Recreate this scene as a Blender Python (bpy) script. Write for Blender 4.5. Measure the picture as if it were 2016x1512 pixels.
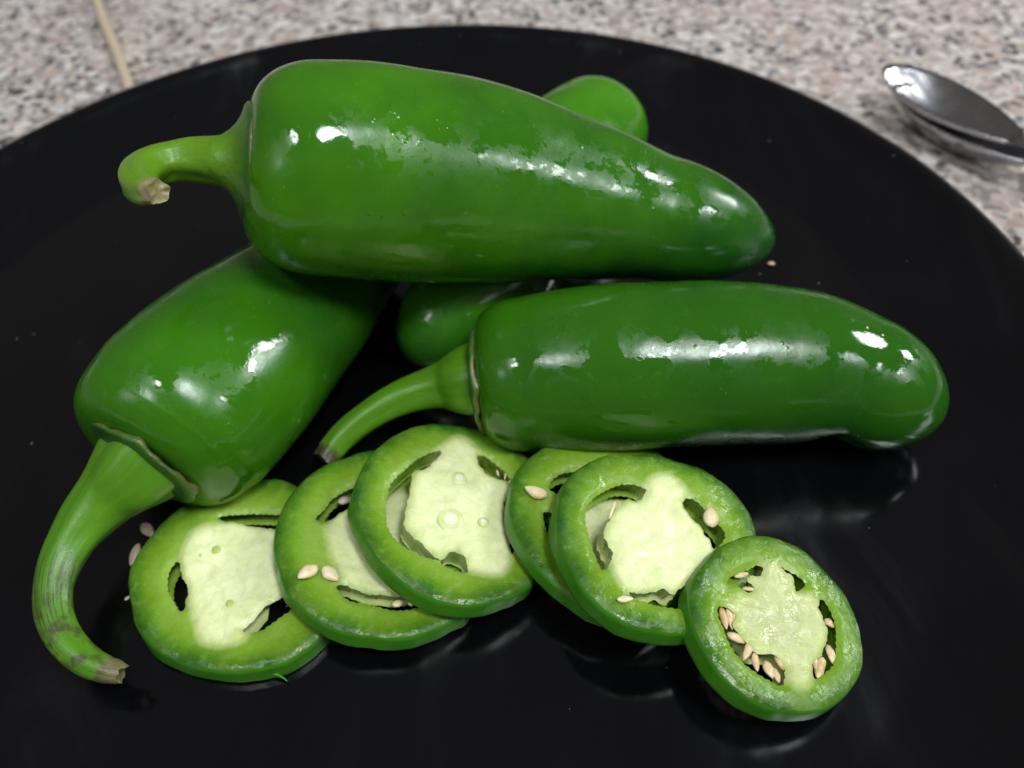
import bpy, bmesh, math, random
import numpy as np
from mathutils import Vector, noise
from mathutils.geometry import delaunay_2d_cdt

for o in list(bpy.data.objects):
    bpy.data.objects.remove(o)
random.seed(7)
S = 0.01                       # everything below is measured in centimetres
scene = bpy.context.scene
C = scene.collection

# ------------------------------------------------------------------ camera
CAM = np.array([2.49, -11.67, 13.68])          # plate centre is the origin, plate floor z = 0
PITCH, ROLL, FPX = math.radians(49.0), -0.082, 1800.0
FWD = np.array([0, math.cos(PITCH), -math.sin(PITCH)])
RGT0 = np.array([1.0, 0, 0]); UP0 = np.array([0, math.sin(PITCH), math.cos(PITCH)])
RGT = RGT0 * math.cos(ROLL) + UP0 * math.sin(ROLL)
UPV = -RGT0 * math.sin(ROLL) + UP0 * math.cos(ROLL)
cd = bpy.data.cameras.new('camera')
cam = bpy.data.objects.new('camera', cd); C.objects.link(cam)
M = np.eye(4); M[:3, 0] = RGT; M[:3, 1] = UPV; M[:3, 2] = -FWD; M[:3, 3] = CAM * S
import mathutils
cam.matrix_world = mathutils.Matrix(M.tolist())
cd.sensor_width = 36.0; cd.lens = 36.0 * FPX / 2016.0
cd.clip_start = 0.005; cd.clip_end = 50
cd.dof.use_dof = True; cd.dof.focus_distance = 0.138; cd.dof.aperture_fstop = 17
scene.camera = cam

# ------------------------------------------------------------------ light
world = bpy.data.worlds.new('World'); scene.world = world; world.use_nodes = True
bg = world.node_tree.nodes['Background']
bg.inputs[1].default_value = 0.11
wt = world.node_tree; tc = wt.nodes.new('ShaderNodeTexCoord'); sx = wt.nodes.new('ShaderNodeSeparateXYZ'); wr = wt.nodes.new('ShaderNodeValToRGB')
wt.links.new(tc.outputs['Generated'], sx.inputs[0]); wt.links.new(sx.outputs[2], wr.inputs[0]); wt.links.new(wr.outputs[0], bg.inputs[0])
wr.color_ramp.elements[0].color = (1.05, .88, .74, 1); wr.color_ramp.elements[0].position = .25     # warm walls
wr.color_ramp.elements[1].color = (.98, 1.02, 1.14, 1); wr.color_ramp.elements[1].position = 1.0     # white ceiling

def area(name, direction, dist, sx, sy, power, color=(1, 1, 1)):
    l = bpy.data.lights.new(name, 'AREA'); l.shape = 'RECTANGLE'; l.size = sx; l.size_y = sy
    l.energy = power; l.color = color
    o = bpy.data.objects.new(name, l); C.objects.link(o)
    d = Vector(direction).normalized(); o.location = d * dist + Vector((0, 0, .02))
    o.rotation_euler = d.to_track_quat('Z', 'Y').to_euler()
    return o
area('ceiling_lamp', (.32, -.29, .90), 1.5, .36, .28, 14, (0.93, 0.97, 1.0))
area('ceiling_lamp', (-.26, -.32, .90), 1.6, .25, .24, 6, (0.93, 0.97, 1.0))
area('ceiling_lamp', (.72, -.27, .62), 1.8, .30, .26, 6, (0.93, 0.97, 1.0))
area('ceiling_lamp', (-.66, -.42, .60), 1.8, .28, .28, 2.2, (0.93, 0.97, 1.0))
area('hood_lamp', (.84, .23, .49), 1.0, .17, .17, 3.4, (0.95, 0.98, 1.0))
scene.view_settings.view_transform = 'Standard'; scene.view_settings.look = 'None'
scene.view_settings.exposure = 0; scene.view_settings.gamma = 1

# ------------------------------------------------------------------ helpers
def ray(px, py):
    return FWD + (px - 1008) / FPX * RGT - (py - 756) / FPX * UPV
def at(px, py, z):
    d = ray(px, py); return CAM + d * ((z - CAM[2]) / d[2])
def depth(p):
    return float((np.asarray(p) - CAM) @ FWD)
def on_plane(px, py, p0, n):
    d = ray(px, py); return CAM + d * (((p0 - CAM) @ n) / (d @ n))
def unit(v):
    v = np.asarray(v, float); return v / np.linalg.norm(v)

def mesh_obj(name, verts, faces, mat, parent=None, origin=(0, 0, 0), smooth=True, attrs=None, normals=None):
    me = bpy.data.meshes.new(name)
    V = (np.asarray(verts, float) - np.asarray(origin, float)) * S
    me.from_pydata(V.tolist(), [], [list(map(int, f)) for f in faces])
    if attrs:
        for k, a in attrs.items():
            at_ = me.attributes.new(k, 'FLOAT', 'POINT'); at_.data.foreach_set('value', np.asarray(a, float))
    me.materials.append(mat)
    if smooth: me.polygons.foreach_set('use_smooth', [True] * len(me.polygons))
    if normals is not None: me.normals_split_custom_set_from_vertices(np.asarray(normals).tolist())
    me.update()
    o = bpy.data.objects.new(name, me); C.objects.link(o)
    if parent is not None:
        o.parent = parent
    else:
        o.location = Vector(np.asarray(origin, float) * S)
    return o
def thing(name, origin, label, cat, group=None):
    o = bpy.data.objects.new(name, None); C.objects.link(o); o.empty_display_size = .01
    o.location = Vector(np.asarray(origin, float) * S)
    return tag(o, label, cat, group)
def tag(o, label, cat, group=None):
    o['label'] = label; o['category'] = cat
    if group: o['group'] = group
    return o

def crom(P, n, closed=False, k=3):
    """centripetal-free Catmull-Rom through rows of P, resampled to n rows evenly in arc length of the first 3 columns"""
    P = np.asarray(P, float); m = len(P)
    out = []
    segs = m if closed else m - 1
    for i in range(segs):
        if closed: a, b, c, d = P[(i - 1) % m], P[i], P[(i + 1) % m], P[(i + 2) % m]
        else:
            b, c = P[i], P[i + 1]
            a = P[i - 1] if i > 0 else 2 * b - c
            d = P[i + 2] if i + 2 < m else 2 * c - b
        for t in np.linspace(0, 1, 24, endpoint=False):
            out.append(.5 * ((2 * b) + (c - a) * t + (2 * a - 5 * b + 4 * c - d) * t * t + (-a + 3 * b - 3 * c + d) * t ** 3))
    out.append(P[0] if closed else P[-1])
    out = np.array(out)
    k = min(k, P.shape[1])
    s = np.r_[0, np.cumsum(np.linalg.norm(np.diff(out[:, :k], axis=0), axis=1))]
    q = np.linspace(0, s[-1], n + 1)[:-1] if closed else np.linspace(0, s[-1], n)
    return np.array([[np.interp(x, s, out[:, j]) for j in range(P.shape[1])] for x in q])

def frames(P):
    P = np.asarray(P, float)
    d = np.r_[0, np.cumsum(np.linalg.norm(np.diff(P, axis=0), axis=1))] + np.arange(len(P)) * 1e-6
    w = min(.35, d[-1] * .06)
    def pos(x): return np.array([np.interp(x, d, P[:, j]) for j in range(3)]).T
    T = pos(d + w) - pos(d - w); T /= np.linalg.norm(T, axis=1)[:, None]
    up = np.array([0, 0, 1.0])
    n = unit(up - T[0] * (T[0] @ up)); N = [n]
    for i in range(1, len(P)):
        n = unit(n - T[i] * (T[i] @ n)); N.append(n)
    N = np.array(N); return T, N, np.cross(T, N)

def loft(P, R, nseg, fn=None, cap0=True, cap1=True):
    """rings round a spine; fn(i, u, theta) -> radius factor"""
    T, N, B = frames(P); n = len(P)
    V = []; F = []; U = []
    for i in range(n):
        for k in range(nseg):
            th = 2 * math.pi * k / nseg
            r = R[i] * (fn(i / (n - 1), th, P[i]) if fn else 1)
            V.append(P[i] + r * (math.cos(th) * N[i] + math.sin(th) * B[i])); U.append(i / (n - 1))
    for i in range(n - 1):
        for k in range(nseg):
            a = i * nseg + k; b = i * nseg + (k + 1) % nseg
            F.append((a, b, b + nseg, a + nseg))
    if cap0:
        V.append(P[0]); U.append(0); c = len(V) - 1
        F += [(c, (k + 1) % nseg, k) for k in range(nseg)]
    if cap1:
        V.append(P[-1]); U.append(1); c = len(V) - 1; o = (n - 1) * nseg
        F += [(c, o + k, o + (k + 1) % nseg) for k in range(nseg)]
    return np.array(V), F, np.array(U)

# ------------------------------------------------------------------ materials
def material(name):
    m = bpy.data.materials.new(name); m.use_nodes = True
    nt = m.node_tree; b = nt.nodes['Principled BSDF']
    return m, nt, b
def N_(nt, t, **kw):
    n = nt.nodes.new(t)
    for k, v in kw.items():
        if k.startswith('i_'): n.inputs[k[2:].replace('_', ' ')].default_value = v
        else: setattr(n, k, v)
    return n
def noise_n(nt, vec, scale, detail=3, rough=.55, dist=0):
    n = N_(nt, 'ShaderNodeTexNoise'); n.inputs['Scale'].default_value = scale
    n.inputs['Detail'].default_value = detail; n.inputs['Roughness'].default_value = rough
    n.inputs['Distortion'].default_value = dist
    nt.links.new(vec, n.inputs['Vector']); return n.outputs['Fac']
def ramp(nt, fac, stops, interp='LINEAR'):
    n = N_(nt, 'ShaderNodeValToRGB'); cr = n.color_ramp; cr.interpolation = interp
    while len(cr.elements) < len(stops): cr.elements.new(.5)
    for e, (p, c) in zip(cr.elements, stops):
        e.position = p; e.color = (c, c, c, 1) if not isinstance(c, tuple) else (*c, 1)
    nt.links.new(fac, n.inputs[0]); return n.outputs[0]
def mix(nt, fac, a, b, mode='MIX'):
    n = N_(nt, 'ShaderNodeMix', data_type='RGBA', blend_type=mode)
    for s, v in ((0, fac), (6, a), (7, b)):
        if hasattr(v, 'is_output'): nt.links.new(v, n.inputs[s])
        elif isinstance(v, tuple): n.inputs[s].default_value = (*v, 1)
        else: n.inputs[s].default_value = v
    return n.outputs[2]
def math_n(nt, op, a, b=0.0, clamp=False):
    n = N_(nt, 'ShaderNodeMath', operation=op, use_clamp=clamp)
    for s, v in ((0, a), (1, b)):
        if hasattr(v, 'is_output'): nt.links.new(v, n.inputs[s])
        else: n.inputs[s].default_value = v
    return n.outputs[0]
def bump(nt, h, strength, dist, normal=None):
    n = N_(nt, 'ShaderNodeBump'); n.inputs['Strength'].default_value = strength
    n.inputs['Distance'].default_value = dist; nt.links.new(h, n.inputs['Height'])
    if normal: nt.links.new(normal, n.inputs['Normal'])
    return n.outputs[0]
def attr(nt, name):
    return N_(nt, 'ShaderNodeAttribute', attribute_name=name).outputs['Fac']
def coords(nt):
    return N_(nt, 'ShaderNodeTexCoord').outputs['Object']

def skin_material(name, near, far, off=(0, 0, 0)):
    """glossy wet pepper skin: `near` colour by the stem, `far` colour by the tip"""
    m, nt, b = material(name)
    co0 = coords(nt)
    mp = N_(nt, 'ShaderNodeMapping'); mp.inputs['Location'].default_value = off
    nt.links.new(co0, mp.inputs[0]); co = mp.outputs[0]
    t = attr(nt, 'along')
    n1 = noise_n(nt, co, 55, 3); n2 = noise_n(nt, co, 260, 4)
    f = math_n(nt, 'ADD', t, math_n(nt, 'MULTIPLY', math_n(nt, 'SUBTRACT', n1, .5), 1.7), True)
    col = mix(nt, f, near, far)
    pale = ramp(nt, noise_n(nt, co, 170, 5, .6), [(.60, 0.0), (.78, .22)])
    col = mix(nt, pale, col, (near[0] * 1.9, near[1] * 1.25, near[2] * 2.2))
    spots = ramp(nt, noise_n(nt, co, 900, 2), [(.70, 0.0), (.78, .35)])
    col = mix(nt, spots, col, (.16, .25, .05))
    # short pale corky flecks running round the fruit
    fm = N_(nt, 'ShaderNodeMapping'); fm.inputs['Scale'].default_value = (1.0, .22, .22); nt.links.new(co, fm.inputs[0])
    fl_ = math_n(nt, 'MULTIPLY', ramp(nt, noise_n(nt, fm.outputs[0], 1700, 2), [(.70, 0.0), (.76, .6)]), ramp(nt, noise_n(nt, co, 95, 2), [(.52, 0.0), (.62, 1.0)]))
    col = mix(nt, fl_, col, (.22, .26, .07))
    nt.links.new(col, b.inputs['Base Color'])
    # wet film with ragged outlines over a waxy skin
    wet = ramp(nt, noise_n(nt, co, 130, 7, .66, .2), [(.485, 0.0), (.52, 1.0)])
    dry = ramp(nt, n2, [(.3, .20), (.7, .36)])
    rg = math_n(nt, 'ADD', math_n(nt, 'MULTIPLY', wet, .065), math_n(nt, 'MULTIPLY', math_n(nt, 'SUBTRACT', 1.0, wet), dry))
    nt.links.new(rg, b.inputs['Roughness'])
    b.inputs['IOR'].default_value = 1.47
    b.inputs['Subsurface Weight'].default_value = .10
    b.inputs['Subsurface Radius'].default_value = (.3, 1.0, .2); b.inputs['Subsurface Scale'].default_value = .003
    vo = N_(nt, 'ShaderNodeTexVoronoi', feature='F1'); vo.inputs['Scale'].default_value = 600
    nt.links.new(co, vo.inputs['Vector'])
    drops = ramp(nt, vo.outputs['Distance'], [(0.0, 1.0), (.28, 0.0)])
    patch = ramp(nt, noise_n(nt, co, 75, 2), [(.585, 0.0), (.64, 1.0)])
    drops = math_n(nt, 'MULTIPLY', drops, patch)
    nb = bump(nt, n1, .12, .004)
    nb = bump(nt, wet, .05, .0001, nb)
    nb = bump(nt, drops, .35, .0003, nb)
    nb = bump(nt, noise_n(nt, co, 1500, 3), .07, .0002, nb)
    nt.links.new(nb, b.inputs['Normal'])
    return m
SKIN_TOP = skin_material('pepper_skin_bright', (.046, .185, .004), (.010, .076, .006))  # lighter stem end is partly own green, partly lighting put into the colour
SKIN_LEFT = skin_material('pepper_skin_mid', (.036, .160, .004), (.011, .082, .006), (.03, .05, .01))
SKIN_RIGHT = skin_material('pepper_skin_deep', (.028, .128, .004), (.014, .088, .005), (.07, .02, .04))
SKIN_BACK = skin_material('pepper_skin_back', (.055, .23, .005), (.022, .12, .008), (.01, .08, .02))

def stem_material(name, base, end, scar):
    m, nt, b = material(name); co = coords(nt); t = attr(nt, 'along')
    n1 = noise_n(nt, co, 180, 4)
    col = mix(nt, n1, base, (base[0] * .55, base[1] * .72, base[2] * .8))
    streak = N_(nt, 'ShaderNodeAttribute', attribute_name='round').outputs['Fac']
    cv = N_(nt, 'ShaderNodeCombineXYZ'); nt.links.new(math_n(nt, 'MULTIPLY', streak, 5.0), cv.inputs[0])
    nt.links.new(math_n(nt, 'MULTIPLY', t, 2.2), cv.inputs[1])
    st = noise_n(nt, cv.outputs[0], 1.5, 4, .6)
    col = mix(nt, ramp(nt, st, [(.45, 0.0), (.80, .28)]), col, (.20, .36, .03))
    if scar:
        z = math_n(nt, 'MULTIPLY', ramp(nt, t, [(.40, 0.0), (.52, 1.0), (.70, 1.0), (.80, .1)]), ramp(nt, st, [(.47, 0.0), (.54, 1.0)]))
        col = mix(nt, math_n(nt, 'MULTIPLY', z, .62), col, mix(nt, ramp(nt, noise_n(nt, cv.outputs[0], 6, 3), [(.52, 0.0), (.70, 1.0)]), (.030, .028, .018), (.22, .24, .15)))
        br = math_n(nt, 'MULTIPLY', ramp(nt, t, [(.5, 0.0), (.7, .8), (.95, 1.0)]), ramp(nt, noise_n(nt, co, 330, 4), [(.46, 0.0), (.58, .9)]))
        col = mix(nt, br, col, (.060, .042, .020))
    fe = math_n(nt, 'ADD', t, math_n(nt, 'MULTIPLY', math_n(nt, 'SUBTRACT', noise_n(nt, co, 500, 2), .5), .06))
    col = mix(nt, ramp(nt, fe, [(.92, 0.0), (.965, 1.0)]), col, mix(nt, noise_n(nt, co, 700, 3), end, (.06, .05, .02)))
    nt.links.new(col, b.inputs['Base Color'])
    b.inputs['Roughness'].default_value = .34
    b.inputs['Subsurface Weight'].default_value = .1
    b.inputs['Subsurface Radius'].default_value = (.4, 1, .2); b.inputs['Subsurface Scale'].default_value = .003
    nb = bump(nt, st, .28, .0005); nb = bump(nt, noise_n(nt, co, 900, 3), .15, .0003, nb)
    nt.links.new(nb, b.inputs['Normal'])
    return m
STEM = stem_material('stem_green', (.15, .32, .010), (.45, .40, .18), False)
STEM_SCAR = stem_material('stem_scarred', (.105, .28, .010), (.26, .24, .11), True)
STEM_DARK = stem_material('stem_dark_tip', (.10, .26, .010), (.05, .045, .025), False)

def calyx_material():
    m, nt, b = material('calyx_green'); co = coords(nt); t = attr(nt, 'along')
    n = noise_n(nt, co, 300, 4)
    col = mix(nt, n, (.045, .15, .012), (.016, .075, .014))
    lip = math_n(nt, 'MULTIPLY', ramp(nt, t, [(.0, 1.0), (.26, 1.0), (.36, 0.0)]), ramp(nt, noise_n(nt, co, 240, 3), [(.36, .2), (.55, 1.0)]))
    col = mix(nt, math_n(nt, 'MULTIPLY', lip, .8), col, mix(nt, noise_n(nt, co, 420, 2), (.17, .20, .045), (.13, .085, .03)))
    col = mix(nt, math_n(nt, 'MULTIPLY', ramp(nt, t, [(.42, 0.0), (.95, 1.0)]), attr(nt, 'flare')), col, mix(nt, n, (.15, .32, .010), (.085, .23, .010)))
    nt.links.new(col, b.inputs['Base Color']); b.inputs['Roughness'].default_value = .32
    nt.links.new(bump(nt, noise_n(nt, co, 650, 4), .5, .0005), b.inputs['Normal'])
    return m
CALYX = calyx_material()

def flesh_material():
    m, nt, b = material('cut_flesh'); co = coords(nt)
    rim = attr(nt, 'rim'); core = attr(nt, 'core'); dry = attr(nt, 'dry')
    nz = noise_n(nt, co, 420, 4); nf = noise_n(nt, co, 1600, 3)
    r2 = math_n(nt, 'ADD', rim, math_n(nt, 'MULTIPLY', math_n(nt, 'SUBTRACT', nz, .5), .10))
    wall = ramp(nt, r2, [(0.0, (.010, .072, .008)), (.07, (.016, .10, .008)), (.16, (.058, .18, .010)), (.32, (.165, .32, .020)), (.64, (.29, .45, .07))])
    wall = mix(nt, ramp(nt, noise_n(nt, co, 110, 4), [(.35, 0.0), (.7, .6)]), wall, (.17, .31, .015))
    wall = mix(nt, ramp(nt, noise_n(nt, co, 800, 3), [(.54, 0.0), (.74, .28)]), wall, (.30, .43, .08))
    pale = mix(nt, nz, (.90, .91, .60), (.80, .85, .45))
    dull = mix(nt, nz, (.54, .56, .30), (.40, .44, .18))
    pith = mix(nt, dry, pale, dull)
    pith = mix(nt, ramp(nt, noise_n(nt, co, 190, 4), [(.45, 0.0), (.75, .5)]), pith, (.56, .66, .24))
    vein = N_(nt, 'ShaderNodeTexVoronoi', feature='SMOOTH_F1'); vein.inputs['Scale'].default_value = 95
    nt.links.new(co, vein.inputs['Vector'])
    pith = mix(nt, ramp(nt, vein.outputs['Distance'], [(.10, .55), (.17, 0.0)]), pith, (.48, .60, .12))
    deep = attr(nt, 'deep')
    ve = N_(nt, 'ShaderNodeTexVoronoi', feature='DISTANCE_TO_EDGE'); ve.inputs['Scale'].default_value = 210
    vw = N_(nt, 'ShaderNodeVectorMath', operation='MULTIPLY_ADD'); vn_ = N_(nt, 'ShaderNodeTexNoise'); vn_.inputs['Scale'].default_value = 260; vn_.inputs['Detail'].default_value = 3
    nt.links.new(co, vn_.inputs['Vector']); nt.links.new(vn_.outputs['Color'], vw.inputs[0]); vw.inputs[1].default_value = (.006, .006, .006); nt.links.new(co, vw.inputs[2])
    nt.links.new(vw.outputs[0], ve.inputs['Vector'])
    pith = mix(nt, ramp(nt, ve.outputs['Distance'], [(0.0, .32), (.12, 0.0)]), pith, (.60, .68, .28))
    dn = math_n(nt, 'ADD', deep, math_n(nt, 'MULTIPLY', math_n(nt, 'SUBTRACT', noise_n(nt, co, 150, 4), .5), .9), True)
    pith = mix(nt, ramp(nt, dn, [(0.0, .6), (.30, .22), (.65, 0.0)]), pith, (.54, .66, .20))
    cf = math_n(nt, 'ADD', core, math_n(nt, 'MULTIPLY', math_n(nt, 'SUBTRACT', noise_n(nt, co, 260, 4), .5), .35), True)
    col = mix(nt, ramp(nt, cf, [(.10, 0.0), (.55, .55), (1.0, 1.0)]), wall, pith)
    nt.links.new(col, b.inputs['Base Color'])
    nt.links.new(ramp(nt, noise_n(nt, co, 300, 4), [(.38, .16), (.62, .46)]), b.inputs['Roughness'])
    b.inputs['IOR'].default_value = 1.40
    b.inputs['Subsurface Weight'].default_value = .35
    b.inputs['Subsurface Radius'].default_value = (.7, 1, .25); b.inputs['Subsurface Scale'].default_value = .0024
    nb = bump(nt, noise_n(nt, co, 140, 3), .25, .002); nb = bump(nt, nz, .18, .0005, nb); nb = bump(nt, nf, .35, .0003, nb)
    nb = bump(nt, noise_n(nt, co, 700, 3), .12, .0005, nb)
    nt.links.new(nb, b.inputs['Normal'])
    return m
FLESH = flesh_material()
def slice_skin_material():
    m, nt, b = material('slice_skin'); co = coords(nt)
    n = noise_n(nt, co, 200, 4)
    col = mix(nt, n, (.028, .16, .006), (.060, .25, .008))
    nt.links.new(col, b.inputs['Base Color'])
    nt.links.new(ramp(nt, noise_n(nt, co, 500, 3), [(.3, .28), (.7, .48)]), b.inputs['Roughness'])
    b.inputs['Subsurface Weight'].default_value = .15
    b.inputs['Subsurface Radius'].default_value = (.4, 1, .2); b.inputs['Subsurface Scale'].default_value = .002
    nt.links.new(bump(nt, noise_n(nt, co, 700, 3), .2, .0003), b.inputs['Normal'])
    return m
SLICE_SKIN = slice_skin_material()
def seed_material(name, c1, c2):
    m, nt, b = material(name); co = coords(nt)
    nt.links.new(mix(nt, ramp(nt, noise_n(nt, co, 500, 3), [(.4, 0.0), (.65, 1.0)]), c1, c2), b.inputs['Base Color'])
    b.inputs['Roughness'].default_value = .33
    b.inputs['Subsurface Weight'].default_value = .25
    b.inputs['Subsurface Radius'].default_value = (1, .7, .4); b.inputs['Subsurface Scale'].default_value = .001
    nt.links.new(bump(nt, noise_n(nt, co, 900, 3), .4, .0003), b.inputs['Normal'])
    return m
SEED = seed_material('seed_cream', (.80, .70, .46), (.70, .50, .26))
SEED_TAN = seed_material('seed_tan', (.74, .58, .34), (.52, .35, .16))
SEED_DULL = seed_material('seed_dull', (.52, .42, .33), (.42, .30, .22))

def plate_material():
    m, nt, b = material('black_glaze'); co = coords(nt)
    n = noise_n(nt, co, 40, 4)
    vo = N_(nt, 'ShaderNodeTexVoronoi', feature='F1'); vo.inputs['Scale'].default_value = 260
    nt.links.new(co, vo.inputs['Vector'])
    sep = N_(nt, 'ShaderNodeSeparateColor'); nt.links.new(vo.outputs['Color'], sep.inputs[0])
    size = math_n(nt, 'MULTIPLY', math_n(nt, 'SUBTRACT', sep.outputs[0], .50, True), .10)
    dust = math_n(nt, 'LESS_THAN', vo.outputs['Distance'], size)
    mp = N_(nt, 'ShaderNodeMapping'); mp.inputs['Scale'].default_value = (1, .12, 1); mp.inputs['Rotation'].default_value = (0, 0, .9)
    nt.links.new(co, mp.inputs[0])
    scr = math_n(nt, 'MULTIPLY', ramp(nt, noise_n(nt, mp.outputs[0], 900, 3), [(.70, 0.0), (.76, 1.0)]), ramp(nt, noise_n(nt, co, 60, 2), [(.55, 0.0), (.7, .35)]))
    col = mix(nt, math_n(nt, 'MULTIPLY', dust, .45), mix(nt, n, (.0014, .0014, .0018), (.0028, .0028, .0036)), (.42, .44, .48))
    col = mix(nt, math_n(nt, 'MULTIPLY', scr, .12), col, (.3, .32, .36))
    nt.links.new(col, b.inputs['Base Color'])
    sm = N_(nt, 'ShaderNodeMapping'); sm.inputs['Scale'].default_value = (1, .35, 1); sm.inputs['Rotation'].default_value = (0, 0, -.5); nt.links.new(co, sm.inputs[0])
    nt.links.new(ramp(nt, noise_n(nt, sm.outputs[0], 45, 5, .6, .8), [(.36, .07), (.52, .16), (.68, .34)]), b.inputs['Roughness'])
    b.inputs['IOR'].default_value = 1.5
    nt.links.new(bump(nt, noise_n(nt, co, 25, 2), .06, .004), b.inputs['Normal'])
    return m
PLATE = plate_material()

def granite_material():
    m, nt, b = material('speckled_granite'); co = coords(nt)
    dn = N_(nt, 'ShaderNodeTexNoise'); dn.inputs['Scale'].default_value = 500; dn.inputs['Detail'].default_value = 3
    nt.links.new(co, dn.inputs['Vector'])
    wob = N_(nt, 'ShaderNodeVectorMath', operation='MULTIPLY_ADD'); nt.links.new(dn.outputs['Color'], wob.inputs[0])
    wob.inputs[1].default_value = (.0026, .0026, .0026); nt.links.new(co, wob.inputs[2])
    def cells(scale, k):
        v = N_(nt, 'ShaderNodeTexVoronoi', feature='F1'); v.inputs['Scale'].default_value = scale
        nt.links.new(wob.outputs[0], v.inputs['Vector'])
        s = N_(nt, 'ShaderNodeSeparateColor'); nt.links.new(v.outputs['Color'], s.inputs[0]); return s.outputs[k]
    a = cells(430, 0); c = cells(520, 1)
    col = ramp(nt, a, [(0.0, (.54, .485, .44)), (.25, (.43, .345, .29)), (.42, (.62, .575, .53)), (.60, (.36, .315, .285)), (.72, (.48, .40, .345)), (.86, (.70, .66, .63))], 'CONSTANT')
    col = mix(nt, ramp(nt, c, [(0.0, 0.0), (.80, .8)], 'CONSTANT'), col, (.17, .165, .17))
    col = mix(nt, ramp(nt, cells(470, 2), [(0.0, 0.0), (.905, .92)], 'CONSTANT'), col, (.022, .026, .032))
    col = mix(nt, ramp(nt, noise_n(nt, co, 28, 3), [(.4, 0.0), (.7, .35)]), col, (.44, .36, .33))
    nt.links.new(col, b.inputs['Base Color']); b.inputs['Roughness'].default_value = .38
    return m
GRANITE = granite_material()
def steel_material():
    m, nt, b = material('polished_steel'); co = coords(nt)
    b.inputs['Metallic'].default_value = 1; b.inputs['Base Color'].default_value = (.50, .50, .52, 1)
    nt.links.new(ramp(nt, noise_n(nt, co, 120, 3), [(.3, .20), (.7, .32)]), b.inputs['Roughness'])
    return m
STEEL = steel_material()
def cord_material():
    m, nt, b = material('beige_cord'); co = coords(nt)
    nt.links.new(mix(nt, noise_n(nt, co, 300, 3), (.60, .50, .37), (.50, .41, .29)), b.inputs['Base Color'])
    b.inputs['Roughness'].default_value = .6
    return m
CORD = cord_material()

# ------------------------------------------------------------------ the setting: countertop
ZC = -.75
xs = np.linspace(-60, 60, 25); ys = np.linspace(-40, 60, 21)
V = [(x, y, ZC) for y in ys for x in xs] + [(x, y, ZC - 3) for x in (-60, 60) for y in (-40, 60)]
F = [(j * 25 + i, j * 25 + i + 1, (j + 1) * 25 + i + 1, (j + 1) * 25 + i) for j in range(20) for i in range(24)]
ct = mesh_obj('countertop', V[:525], F, GRANITE, smooth=False); ct['kind'] = 'structure'

# ------------------------------------------------------------------ plate
prof = [(0, 0), (4, 0), (8, .0), (10.1, .0), (10.4, .02), (10.65, .09), (11.0, .20), (11.6, .42), (12.2, .66), (12.5, .80), (12.62, .88), (12.72, .96),
        (12.82, 1.0), (12.95, 1.01), (13.04, .97), (13.07, .90), (13.03, .80), (12.9, .70), (12.5, .48), (12.0, .22), (11.5, -.02), (11.0, -.20), (10.4, -.33), (9.0, -.38),
        (8.6, -.42), (8.4, -.72), (8.2, -.75), (7.9, -.72), (7.7, -.42), (4, -.40), (0, -.40)]
pp = crom(np.array([(r, z, 0) for r, z in prof]), 170)
ns = 240; V = []; F = []
for r, z, _ in pp[1:-1]:
    V += [(r * math.cos(2 * math.pi * k / ns), r * math.sin(2 * math.pi * k / ns), z) for k in range(ns)]
m_ = len(pp) - 2
for i in range(m_ - 1):
    for k in range(ns):
        a = i * ns + k; b_ = i * ns + (k + 1) % ns
        F.append((a, a + ns, b_ + ns, b_))
V += [(0, 0, 0), (0, 0, -.40)]
F += [(len(V) - 2, k, (k + 1) % ns) for k in range(ns)]
F += [(len(V) - 1, (m_ - 1) * ns + (k + 1) % ns, (m_ - 1) * ns + k) for k in range(ns)]
plate = mesh_obj('plate', V, F, PLATE)
tag(plate, 'large round glossy black plate with a raised rim on the speckled counter', 'plate')

# ------------------------------------------------------------------ whole peppers
def stations(rows):
    """rows (px, py, radius px, z or None=resting) -> (x, y, z, radius) in cm"""
    out = []
    for px, py, rp, z in rows:
        if z is None:
            zz = 1.2
            for _ in range(8): zz = max(.02, rp * depth(at(px, py, zz)) / FPX)
        else: zz = z
        p = at(px, py, zz); out.append((*p, rp * depth(p) / FPX))
    return np.array(out)
def end_cap(st, tip, k=9, power=.5):
    """close the far end with an elliptic nose that reaches tip=(px,py,z)"""
    p0, r0 = st[-1, :3], st[-1, 3]; p1 = at(*tip)
    add = []
    for u in np.sin(np.linspace(0, math.pi / 2, k + 1))[1:]:
        add.append((*(p0 + (p1 - p0) * u), max(r0 * (1 - u * u) ** power, .012)))
    return np.vstack([st, add])
def shoulder(st, seat, rseat, k=8):
    """rounded shoulder between the calyx seat (px,py,z) and the first station"""
    p0 = at(*seat); p1, r1 = st[0, :3], st[0, 3]; rs = rseat
    add = []
    for a in np.linspace(0, math.pi / 2, k + 1)[:-1]:
        u = 1 - math.cos(a); add.append((*(p0 + (p1 - p0) * u), rs + (r1 - rs) * math.sin(a) ** .95))
    return np.vstack([add, st])
def dense(st, n=120):
    """resample by profile length (spine and radius together)"""
    c = crom(st, 500, False, 4); d = np.linalg.norm(np.diff(c, axis=0), axis=1); s = np.r_[0, np.cumsum(d)]
    q = np.linspace(0, s[-1], n)
    c = np.array([[np.interp(x, s, c[:, j]) for j in range(4)] for x in q])
    for _ in range(10): c[1:-1, :3] = (c[:-2, :3] + 2 * c[1:-1, :3] + c[2:, :3]) / 4
    for _ in range(8):
        q = c[:, 3].copy(); q[1:-1] = (c[:-2, 3] + 2 * c[1:-1, 3] + c[2:, 3]) / 4
        q[-8:] = c[-8:, 3]; c[:, 3] = q
    return c

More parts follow.
